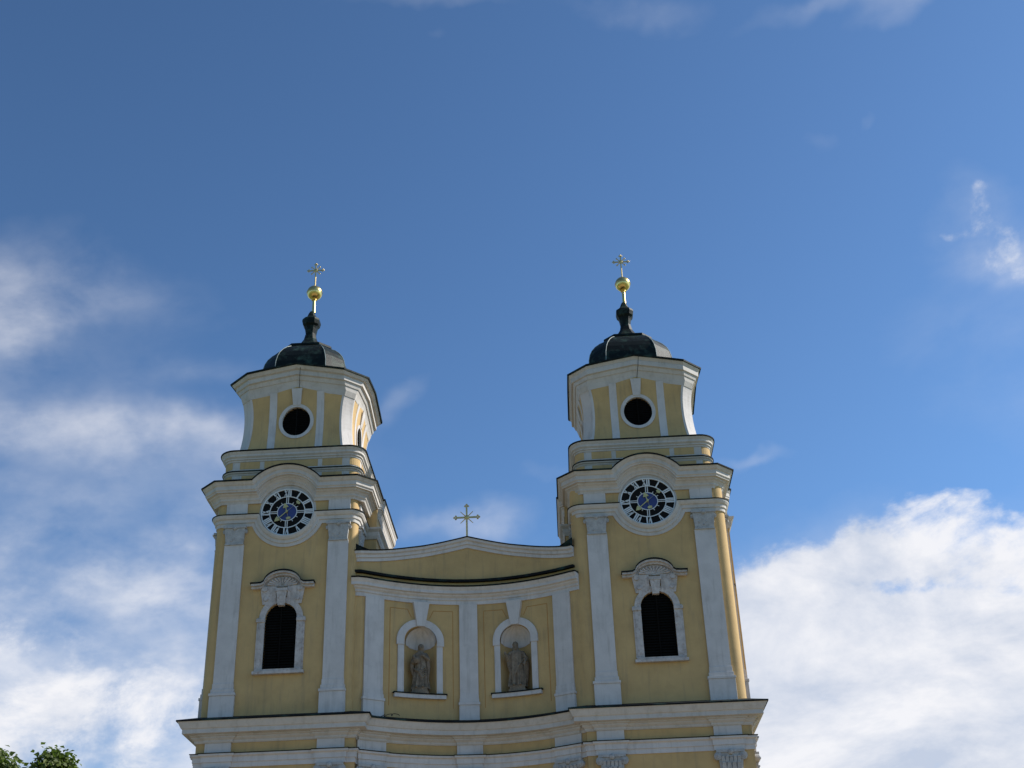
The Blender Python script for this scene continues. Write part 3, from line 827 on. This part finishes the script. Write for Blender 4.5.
def cross(x, y, z0, zc, zt, arm, parent, radial):
    b = MB(); t = .045 if radial else .055
    b.cyl((x, y, z0), (x, y, zc), t * 1.1, n=8)
    b.box(lambda s, o, z: (x + s, y - o, z), -t, t, -t * .7, t * .7, zc - .02, zt - .12)
    b.box(lambda s, o, z: (x + s, y - o, z), -arm + .1, arm - .1, -t * .6, t * .6, zc - t, zc + t)
    def trefoil(cx, cz, dx, dz):
        q = .085 if radial else .10
        b.ball((cx + dx * q, y, cz + dz * q), q * .75, 8, 6, (1, .5, 1))
        px, pz = -dz, dx
        b.ball((cx + px * q, y, cz + pz * q), q * .7, 8, 6, (1, .5, 1)); b.ball((cx - px * q, y, cz - pz * q), q * .7, 8, 6, (1, .5, 1))
    trefoil(x - arm + .1, zc, -1, 0); trefoil(x + arm - .1, zc, 1, 0); trefoil(x, zt - .12, 0, 1)
    b.ball((x, y, zc), .15 if radial else .17, 12, 8, (1, .45, 1))
    for i in range(4):
        a = pi / 4 + i * pi / 2; r1 = arm * (.68 if radial else .72)
        b.cyl((x + .1 * cos(a), y, zc + .1 * sin(a)), (x + r1 * cos(a), y, zc + r1 * sin(a)), .04 if radial else .035, .03 if radial else .02, n=6)
        if radial: b.ball((x + r1 * cos(a), y, zc + r1 * sin(a)), .065, 8, 6, (1, .6, 1))
    return b.build('cross', GLD2, parent)

for sd in (-1, 1): tower(sd)

# ------------------------------------------------------------------ concave middle
XC = -.25; S0, S1 = -6.75, 7.3
def cy_(x): return .30 + 2.25 * (1 - min(1.0, abs((x + XC) / 6.75)) ** 2) + .05 * x
def MC(s, o, z):
    """s: along from the centre, o: outwards"""
    d = 1e-3; sl_ = (cy_(s + d) - cy_(s - d)) / (2 * d); L = sqrt(1 + sl_ * sl_)
    return (XC + s + o * sl_ / L, cy_(s) - o / L, z)
def cpath(n=40, jogs=(), s0=-6.75, s1=7.3):
    xs = [s0 + (s1 - s0) * i / n for i in range(n + 1)]
    pts = []
    for x in xs: pts.append((x, 0))
    for (a, b_, d) in jogs:
        pts = [p for p in pts if not (a - .02 < p[0] < b_ + .02)]
        pts += [(a - .001, 0), (a, d), ((a + b_) / 2, d), (b_, d), (b_ + .001, 0)]
    pts.sort()
    return [MC(x, d, 0)[:2] for x, d in pts]
P = CH
# lower storey
def solid(z0, z1, name, material, back=9.0, n=40, ztop=None, off=0.0):
    mb = MB(); rows = []
    for i in range(n + 1):
        x = S0 + (S1 - S0) * i / n; p = MC(x, off, 0); zt = ztop(x) if ztop else z1
        rows.append([(p[0], p[1], z0), (p[0], p[1], zt), (p[0], back, zt), (p[0], back, z0)])
    mb.grid(rows, close_u=True); mb.add(rows[0], [(0, 1, 2, 3)]); mb.add(rows[-1], [(3, 2, 1, 0)])
    return mb.build(name, material, P)
lw = solid(0, 20.9, 'wall', YEL)
PIL = [(-6.2, -5.14), (-.57, .57), (5.40, 6.46)]
JC = [(a - .14, b + .14, .12) for a, b in PIL]
def csweep(prof, jog=False):
    e = MB(); sweep(e, cpath(jogs=JC if jog else ()), prof); return e
csweep([(-.2, 19.25), (.06, 19.25), (.06, 19.52), (.12, 19.54), (.12, 19.83), (.24, 19.90), (.24, 20.0), (-.2, 20.0)], True).build('architrave', WHT, P)
csweep([(.05, 20.001), (.28, 20.001), (.28, 20.045), (.05, 20.06)], True).build('flashing', FLS, P)
csweep([(-.2, 20.65), (.05, 20.65), (.10, 20.72), (.10, 20.80), (.24, 20.92), (.24, 20.99), (.34, 21.02), (.34, 21.10), (-.2, 21.10)], True).build('cornice_bed', CRN, P)
csweep([(-.3, 21.101), (.46, 21.101), (.70, 21.12), (.70, 21.38), (.76, 21.40), (.84, 21.55), (.92, 21.72), (.96, 21.78), (-.3, 21.83)]).build('cornice', CRN, P)
csweep([(-.2, 21.835), (1.02, 21.775), (1.02, 21.86), (-.2, 22.28)]).build('cornice_roof', FLS, P)
for a, b_ in PIL:
    c = (a + b_) / 2
    b = MB(); b.box(MC, c - .78, c + .78, -.05, .13, 20.063, 20.66, n=3); b.build('frieze_block', WHT, P)
    b = MB(); b.box(MC, c - .62, c + .62, -.05, .12, 2.2, 17.9); b.build('pilaster', WHT, P)
    b = MB(); b.box(MC, c - .80, c + .80, -.05, .25, 0, 2.2); b.build('pilaster_plinth', WHT, P)
    capital(MC, c, .68, 17.9, 19.24).build('capital', STN, P)
    sh, pn = pilaster(MC, a, b_, 21.95, 29.5, d=.12, pw=.05, plz=(22.3, 23.05, 23.7)); sh.build('pilaster', WHT, P); pn.build('pilaster_plinth', WHT, P)
# portal, below the photograph's frame
b = MB(); b.box(MC, -1.5, 1.5, -.1, .06, .0, 4.2, n=6); b.build('door', OAK, P)
# upper storey
uw = solid(20.9, 31.0, 'wall', YEL)
NI = (-2.95, 2.95)
cs = []
for c in NI:
    mb = MB(); n = 24; k = 12
    y0 = MC(c, 0, 0)[1]; X0 = MC(c, 0, 0)[0]; r_ = .98
    # half-cylinder with a quarter-sphere head, closed in front
    prof = []
    rows = []
    zz = [23.66, 25.0, 26.0, 27.0] + [27.0 + r_ * sin(pi / 2 * j / 10) for j in range(1, 10)] + [27.0 + r_ * .9995]
    for z in zz:
        rr = r_ if z <= 27.0 else sqrt(max(1e-5, r_ * r_ - (z - 27.0) ** 2))
        row = [(X0 + rr, y0 - .8, z)] + [(X0 + rr * cos(pi * i / n), y0 + .05 + rr * .85 * sin(pi * i / n), z) for i in range(n + 1)] + [(X0 - rr, y0 - .8, z)]
        rows.append(row)
    mb.grid(rows, close_u=True); mb.add(rows[0], [tuple(range(len(rows[0])))]); mb.add(rows[-1], [tuple(reversed(range(len(rows[-1]))))])
    cs.append(mb)
cut(uw, cs)
for c in NI:
    n = 24; X0, y0 = MC(c, 0, 0)[:2]; r_ = .98
    m_ = lambda s, o, z, c=c: MC(c + s, o, z)
    a = MB()
    inn = [(-r_ * cos(pi * i / n), 27.0 + r_ * sin(pi * i / n)) for i in range(n + 1)]
    out = [(-(r_ + .44) * cos(pi * i / n), 27.0 + (r_ + .44) * sin(pi * i / n)) for i in range(n + 1)]
    band(a, m_, inn, out, -.05, .13)
    for sg in (-1, 1):
        a0, a1 = sorted((sg * r_, sg * (r_ + .36))); a.box(m_, a0, a1, -.05, .09, 23.72, 26.72)
        a0, a1 = sorted((sg * (r_ - .0), sg * (r_ + .44))); a.box(m_, a0, a1, -.05, .14, 26.721, 27.0)
    ni = a.build('niche', WHT, P)
    b = MB(); b.box(m_, -.24, .24, -.05, .24, 27.95, 29.5, top=(-.5, .5, -.05, .30)); b.build('keystone', WHT, ni)
    b = MB(); b.box(m_, -1.54, 1.54, -.05, .22, 23.42, 23.66, n=4); b.build('sill', WHT, ni)
    b = MB(); b.box(m_, -1.60, 1.60, -.6, .27, 23.661, 23.73, n=4); b.build('sill_flashing', FLS, ni)
    # fluted shell in the head of the niche
    b = MB(); rows = []
    for j in range(9):
        ph = pi / 2 * j / 8.2
        row = []
        for i in range(49):
            th = pi * i / 48
            rr = r_ * (.985 - .035 * abs(sin(th * 6.5)) * cos(ph * .6))
            row.append((X0 + rr * cos(ph) * cos(th), y0 + .05 + rr * .85 * cos(ph) * sin(th), 27.0 - .28 * (1 - j / 8) * sin(th) + rr * sin(ph)))
        rows.append(row)
    b.grid(rows); b.build('shell', WHT, ni, smooth=True, fix=False)
    # fine painted panel lines round the bay
    b = MB()
    L0, L1 = -1.98, 1.98
    if c < 0: L0, L1 = -1.80, 1.98
    else: L0, L1 = -1.98, 2.05
    for (p, q) in (((L0, 29.05), (-.78, 29.05)), ((-.78, 29.05), (-.55, 28.55)), ((.78, 29.05), (L1, 29.05)), ((.78, 29.05), (.55, 28.55)), ((L0, 29.05), (L0, 22.9)), ((L1, 29.05), (L1, 22.9))):
        nseg = 4
        t = .018
        dx, dz = q[0] - p[0], q[1] - p[1]; L = sqrt(dx * dx + dz * dz); ax, az = -dz / L * t, dx / L * t
        for i in range(nseg):
            s0, s1 = i / nseg, (i + 1) / nseg
            A = (p[0] + dx * s0, p[1] + dz * s0); B = (p[0] + dx * s1, p[1] + dz * s1)
            b.box8([m_(A[0] - ax, .012, A[1] - az), m_(B[0] - ax, .012, B[1] - az), m_(B[0] - ax, -.01, B[1] - az), m_(A[0] - ax, -.01, A[1] - az),
                    m_(A[0] + ax, .012, A[1] + az), m_(B[0] + ax, .012, B[1] + az), m_(B[0] + ax, -.01, B[1] + az), m_(A[0] + ax, -.01, A[1] + az)])
    b.build('panel_line', YEL2, P)
# entablature of the middle
e = MB(); sweep(e, cpath(s0=-7.0, s1=7.08), [(-.2, 29.48), (.08, 29.48), (.08, 29.72), (.15, 29.76), (.15, 29.88), (.28, 29.98), (.30, 30.06), (.44, 30.10), (.44, 30.28), (.54, 30.42), (.56, 30.50), (-.2, 30.50)]); e.build('cornice', WHT, P)
e = MB(); sweep(e, cpath(s0=-7.0, s1=7.08), [(-.2, 30.501), (.62, 30.501), (.62, 30.585), (-.2, 30.68)]); e.build('cornice_roof', FLS, P)
e = MB(); sweep(e, cpath(s0=-6.86, s1=6.85), [(-.2, 30.98), (.24, 30.97), (.26, 31.12), (-.2, 31.16)]); e.build('ledge_roof', FLS, P)
def ztp(x):
    u = min(1, abs(x) / 6.6)
    T = [(0, 34.06), (.12, 33.86), (.25, 33.63), (.43, 33.31), (.55, 33.12), (.7, 32.86), (.85, 32.62), (1.0, 32.42), (1.3, 32.34)]
    for (a, A), (b_, B) in zip(T, T[1:]):
        if u <= b_: return A + (B - A) * (u - a) / (b_ - a)
    return T[-1][1]
gw = solid(31.0, 0, 'gable_wall', YEL, ztop=lambda x: ztp(x) - .35, off=-.02, n=48)
def gz(p, i): return ztp(p[0] - XC) - 34.12
cp = cpath(n=48, s0=-6.86, s1=6.85)
e = MB(); sweep(e, cp, [(-.5, 33.42), (.06, 33.42), (.07, 33.62), (.16, 33.66), (.18, 33.82), (.30, 33.90), (.32, 34.05), (-.5, 34.07)], zoff=gz); e.build('coping', WHT, P)
e = MB(); sweep(e, cp, [(-.8, 34.07), (.37, 34.052), (.37, 34.12), (-.8, 34.20)], zoff=gz); e.build('coping_roof', FLS, P)
# dark upturned flashing where the coping meets the towers
for sg in (-1, 1):
    b = MB(); zt = ztp(6.4) + .06
    p0, p1 = MC(sg * 5.9, .2, 0), MC(sg * 6.9, .2, 0)
    b.add([(p0[0], p0[1], zt), (p1[0], p1[1], zt - .1), (p1[0], p1[1], zt + .42), (p1[0] - sg * .35, p1[1], zt + .2), (p0[0], p0[1] + .3, zt), (p1[0], p1[1] + .3, zt - .1), (p1[0], p1[1] + .3, zt + .42), (p1[0] - sg * .35, p1[1] + .3, zt + .2)],
          [(0, 1, 2, 3), (7, 6, 5, 4), (0, 1, 5, 4), (1, 2, 6, 5), (2, 3, 7, 6), (3, 0, 4, 7)])
    b.build('flashing', FLS, P)
pm = MC(0, -.15, 0)
cross(pm[0], pm[1], 34.0, 35.58, 36.5, .82, P, False)
# bird-proof wire curl on the main cornice
b = MB(); c0 = Vector(MC(-5.45, .75, 21.95)); pts = [c0 + Vector((.16 * t + .12 * sin(t * 2.3), 0, .14 * abs(sin(t * 1.5)))) for t in [i * .25 for i in range(26)]]
b.tube(pts, .02, 5); b.build('lightning_wire', IRN, P)
# nave behind
b = MB(); b.box(lambda s, o, z: (s, -o, z), -13.5, 13.5, -75, -9.6, 0, 19); b.build('nave_wall', YEL, P)
b = MB(); b.add([(-14.2, 9.7, 19), (14.2, 9.7, 19), (0, 9.7, 29.5), (-14.2, 75.5, 19), (14.2, 75.5, 19), (0, 75.5, 29.5)], [(0, 1, 2), (5, 4, 3), (0, 2, 5, 3), (1, 4, 5, 2), (0, 3, 4, 1)]); b.build('nave_roof', TIL, P)

# ------------------------------------------------------------------ statues
def limb(mb, pts, rad, n=12):
    for (a, b_), (r0, r1) in zip(zip(pts, pts[1:]), zip(rad, rad[1:])): mb.cyl(a, b_, r0, r1, n=n)
    for p, r_ in zip(pts, rad): mb.ball(p, r_, 12, 8)
def statue(c, kind):
    X0, y0 = MC(c, 0, 0)[:2]
    bx, by, bz = X0 + (.02 if kind else -.02), y0 + .28, 23.712
    root = empty('statue', (bx, by, bz))
    label = ('stone statue clasping an object to its chest in the niche left of the middle pilaster' if not kind else
             'broader bearded stone statue with bent arms in the niche right of the middle pilaster')
    tag(root, label, 'statue', 'stone statues in the niches')
    b = MB()
    idm = lambda s, o, z: (s, -o, z)
    b.box(idm, -.54, .54, -.42, .42, 0, .16); b.box(idm, -.47, .47, -.38, .38, .161, .34); b.box(idm, -.52, .52, -.40, .40, .341, .42)
    b.build('pedestal', STA, root)
    m0 = MB(); S = 1.0
    z0 = .38
    # robe: rings (z, rx, ry, cx, cy, fold)
    Hh = 2.75
    if not kind:
        rings = [(0, .50, .36, .00, 0, .060), (.12, .49, .35, 0, 0, .06), (.5, .44, .31, .0, 0, .055), (.9, .40, .28, .02, 0, .045), (1.3, .37, .26, .04, 0, .035), (1.6, .32, .23, .03, 0, .02), (1.85, .35, .24, .0, 0, .015), (2.1, .39, .24, -.02, 0, .01), (2.25, .34, .19, -.02, 0, .005), (2.33, .16, .14, -.02, -.01, 0), (2.40, .11, .11, -.02, -.02, 0)]
    else:
        rings = [(0, .52, .36, .02, 0, .055), (.12, .51, .35, .02, 0, .06), (.5, .46, .32, .02, 0, .06), (.9, .44, .30, .02, 0, .05), (1.3, .43, .28, .01, 0, .04), (1.6, .42, .27, .0, 0, .03), (1.85, .44, .26, .0, 0, .02), (2.1, .45, .25, -.01, 0, .012), (2.25, .36, .2, -.01, 0, .005), (2.34, .18, .15, -.02, -.01, 0), (2.42, .12, .12, -.02, -.02, 0)]
    rows = []
    nseg = 72
    for (z, rx, ry, cx, cyy, fd) in rings:
        row = []
        for i in range(nseg):
            t = 2 * pi * i / nseg
            f = 1 + fd * 3.0 * (sin(t * 9 + z * .9 + (1.3 if kind else 0)) + .6 * sin(t * 15 - z * 1.7))
            row.append((cx + rx * f * cos(t), cyy + ry * f * sin(t), z0 + z))
        rows.append(row)
    m0.grid(rows, close_u=True); m0.add(rows[0], [tuple(range(nseg))]); m0.add(rows[-1], [tuple(reversed(range(nseg)))])
    # head (leans a little)
    hx = -.06 if kind else .03; hz = z0 + 2.62; hy = -.06
    m0.cyl((-.02, -.01, z0 + 2.28), (hx, hy + .02, hz - .1), .10, .095, n=14)
    m0.ball((hx, hy, hz), .185, 20, 14, (.84, .95, 1.12))
    m0.ball((hx, hy - .17, hz - .015), .04, 8, 6, (.7, 1.1, 1.3))                 # nose
    for sg in (-1, 1): m0.ball((hx + sg * .065, hy - .145, hz + .03), .032, 8, 6); m0.ball((hx + sg * .155, hy, hz - .01), .045, 8, 6, (.5, .8, 1.2))
    m0.cyl((hx - .05, hy - .165, hz - .085), (hx + .05, hy - .165, hz - .085), .018, n=6)
    if kind:
        m0.ball((hx, hy - .10, hz - .20), .12, 12, 8, (.9, .7, 1.25))               # beard
        m0.ball((hx, hy + .03, hz + .04), .205, 16, 10, (.95, 1, 1.1))              # hood
        m0.ball((hx, hy + .1, hz - .2), .2, 12, 8, (1.1, .9, 1.2))
    else:
        m0.ball((hx, hy + .05, hz + .03), .20, 16, 10, (.95, .95, 1.05))            # hair
        for sg in (-1, 1): m0.ball((hx + sg * .14, hy + .04, hz - .16), .085, 10, 8, (.8, .9, 1.8))
    # arms with hands
    def hand_at(p, d, sg):
        p = Vector(p); d = Vector(d).normalized(); side = d.cross(Vector((0, -1, 0)))
        if side.length < .1: side = Vector((1, 0, 0))
        side.normalize(); n_ = d.cross(side)
        m0.ball(p + d * .07, .068, 10, 8, (1, .8, 1))
        for i in range(4):
            o = side * (-.045 + .03 * i); l = (.085, .105, .10, .08)[i]
            a = p + d * .11 + o; k1 = a + d * l * .55; k2 = k1 + (d * .6 + n_ * .8).normalized() * l * .6
            limb(m0, [a, k1, k2], [.0185, .017, .014], 6)
        a = p + d * .05 - side * .055 * sg; k1 = a - side * .04 * sg + d * .05; limb(m0, [a, k1, k1 + d * .05 + n_ * .02], [.022, .019, .016], 6)
    if not kind:
        limb(m0, [(-.36, 0, z0 + 2.10), (-.50, -.06, z0 + 1.68), (-.24, -.34, z0 + 1.62)], [.14, .13, .095]); hand_at((-.24, -.34, z0 + 1.62), (1, -.15, .12), 1)
        limb(m0, [(.34, 0, z0 + 2.12), (.50, -.10, z0 + 1.82), (.22, -.30, z0 + 2.02)], [.14, .12, .09]); hand_at((.22, -.30, z0 + 2.02), (-1, -.1, .25), -1)
        # drapery over the left arm, and the thing it clasps
        limb(m0, [(-.50, -.04, z0 + 1.72), (-.52, -.02, z0 + 1.3), (-.44, .0, z0 + .85)], [.13, .15, .06])
        m0.ball((-.20, -.36, z0 + 1.78), .16, 14, 10, (1.25, .8, 1.1)); m0.ball((-.36, -.36, z0 + 1.93), .09, 10, 8)
        limb(m0, [(.46, -.05, z0 + 1.8), (.50, .0, z0 + 1.3), (.46, .0, z0 + .5)], [.10, .12, .05])
        for i in range(5):
            limb(m0, [(-.38 + i * .04, -.20, z0 + 1.25 - i * .05), (-.05 + i * .05, -.33, z0 + 1.05 - i * .1), (.34, -.22, z0 + 1.30 - i * .12)], [.035, .045, .03], 8)
    else:
        limb(m0, [(-.40, 0, z0 + 2.08), (-.56, -.08, z0 + 1.74), (-.66, -.30, z0 + 1.98)], [.15, .13, .09]); hand_at((-.66, -.30, z0 + 1.98), (-.25, -.35, .9), 1)
        limb(m0, [(.38, 0, z0 + 2.10), (.60, -.06, z0 + 1.72), (.50, -.34, z0 + 1.45)], [.16, .14, .09]); hand_at((.50, -.34, z0 + 1.45), (-.15, -.5, -.6), -1)
        limb(m0, [(.55, .02, z0 + 1.85), (.62, .03, z0 + 1.3), (.56, .03, z0 + .25)], [.16, .17, .10])
        limb(m0, [(-.52, .0, z0 + 1.75), (-.50, .03, z0 + 1.35), (-.40, 0, z0 + .9)], [.13, .11, .05])
        for i in range(5):
            limb(m0, [(.46 - i * .04, -.20, z0 + 1.75 - i * .06), (.1 - i * .05, -.32, z0 + 1.25 - i * .12), (-.32, -.22, z0 + .95 - i * .13)], [.035, .045, .03], 8)
    for sg in (-1, 1):
        m0.ball((sg * .2, -.36, z0 + .07), .1, 10, 8, (.9, 1.8, .7))
    body = m0.build('figure', STA, root)
    md = body.modifiers.new('r', 'REMESH'); md.mode = 'VOXEL'; md.voxel_size = .016; md.use_smooth_shade = True
    bake_mods(body)
    if kind:
        s_ = MB(); s_.tube([(.50, -.42, .43), (.49, -.40, z0 + 1.35), (.47, -.38, z0 + 2.05)], .03, 8); s_.build('staff', STA, root)
statue(NI[0], 0)
statue(NI[1], 1)

# ------------------------------------------------------------------ tree at the left
def tree(x, y, lobes, seed, label):
    rnd = random.Random(seed)
    root = empty('tree', (x, y, 0)); tag(root, label, 'tree')
    zt = max(l[2] for l in lobes); zb = min(l[2] - l[3] for l in lobes)
    b = MB()
    path = [(0, 0, 0, .26), (.05, .05, zb * .5, .22), (.0, .1, zb + .4, .19), (-.1, .0, (zb + zt) / 2, .13)]
    for p, q in zip(path, path[1:]): b.cyl(p[:3], q[:3], p[3], q[3], n=12)
    for (lx, ly, lz, lr) in lobes:
        s = Vector((0, .05, zb + rnd.uniform(.2, .8)))
        e = Vector((lx, ly, lz)); mid = s.lerp(e, .5) + Vector((0, 0, -.15))
        b.cyl(s, mid, .10, .07, n=8); b.cyl(mid, e, .07, .03, n=8)
        for i in range(16):
            d = Vector((rnd.gauss(0, 1), rnd.gauss(0, 1), rnd.gauss(.3, 1))).normalized() * lr * rnd.uniform(.5, .85)
            b.cyl(e - (e - mid) * rnd.uniform(0, .6), e + d, .028, .008, n=5)
    b.build('trunk', BRK, root)
    c = MB()
    def leaf(p, nrm, size):
        d = Vector((rnd.gauss(0, 1), rnd.gauss(0, 1), rnd.gauss(-.2, .7)))
        d = (d - nrm * d.dot(nrm)).normalized() if d.length > .01 else nrm.orthogonal()
        sd_ = nrm.cross(d).normalized()
        w_ = size * .36; fold = nrm * size * .10
        A = p; B = p + d * size * .35 + sd_ * w_ + fold; C_ = p + d * size; D = p + d * size * .35 - sd_ * w_ + fold; Mx = p + d * size * .55
        c.add([A, B, C_, Mx, D], [(0, 1, 3), (1, 2, 3), (0, 3, 4), (3, 2, 4)])
    for (lx, ly, lz, lr) in lobes:
        cc = Vector((lx, ly, lz)); ncl = int(95 * lr * lr) + 26
        for i in range(ncl):
            d = Vector((rnd.gauss(0, 1), rnd.gauss(0, 1), rnd.gauss(0, 1))).normalized()
            r_ = lr * (rnd.random() ** .45) * (1 + .16 * noise.noise(d * 2.3 + cc))
            p = cc + d * r_
            cr_ = rnd.uniform(.13, .26)
            for j in range(rnd.randint(12, 20)):
                q = p + Vector((rnd.gauss(0, 1), rnd.gauss(0, 1), rnd.gauss(0, .8))) * cr_ * .6
                nrm = (d * .6 + Vector((rnd.gauss(0, .5), rnd.gauss(0, .5), .5 + rnd.gauss(0, .4)))).normalized()
                leaf(q, nrm, rnd.uniform(.10, .18))
    c.build('crown', LEAF, root, fix=False)

def at(px, py, y):
    d = sky_dir(px, py); t = (y - CAMPOS.y) / d.y; return CAMPOS + d * t
TYY = -44.0
a = at(47, 768, TYY); b_ = at(-8, 770, TYY)
bx, by = a.x - .5, TYY
lob = []
for (px, py, rpx, dy) in ((50, 770, 19, 0), (34, 778, 14, -.3), (64, 774, 10, .3), (60, 765, 9, 0), (30, 800, 30, .5), (70, 815, 34, 0), (-6, 768, 17, .3), (6, 778, 12, 0), (-30, 800, 50, .6), (20, 850, 60, 0), (80, 880, 55, -.6), (-50, 880, 60, .5), (30, 930, 70, .6), (-25, 950, 60, -.5)):
    p = at(px, py, TYY + dy); dist = (p - CAMPOS).dot(FWD); lob.append((p.x - bx, p.y - by, p.z, rpx / FPX * dist))
tree(bx, by, lob, 4, 'green leafy tree rising into the lower left corner of the photo')
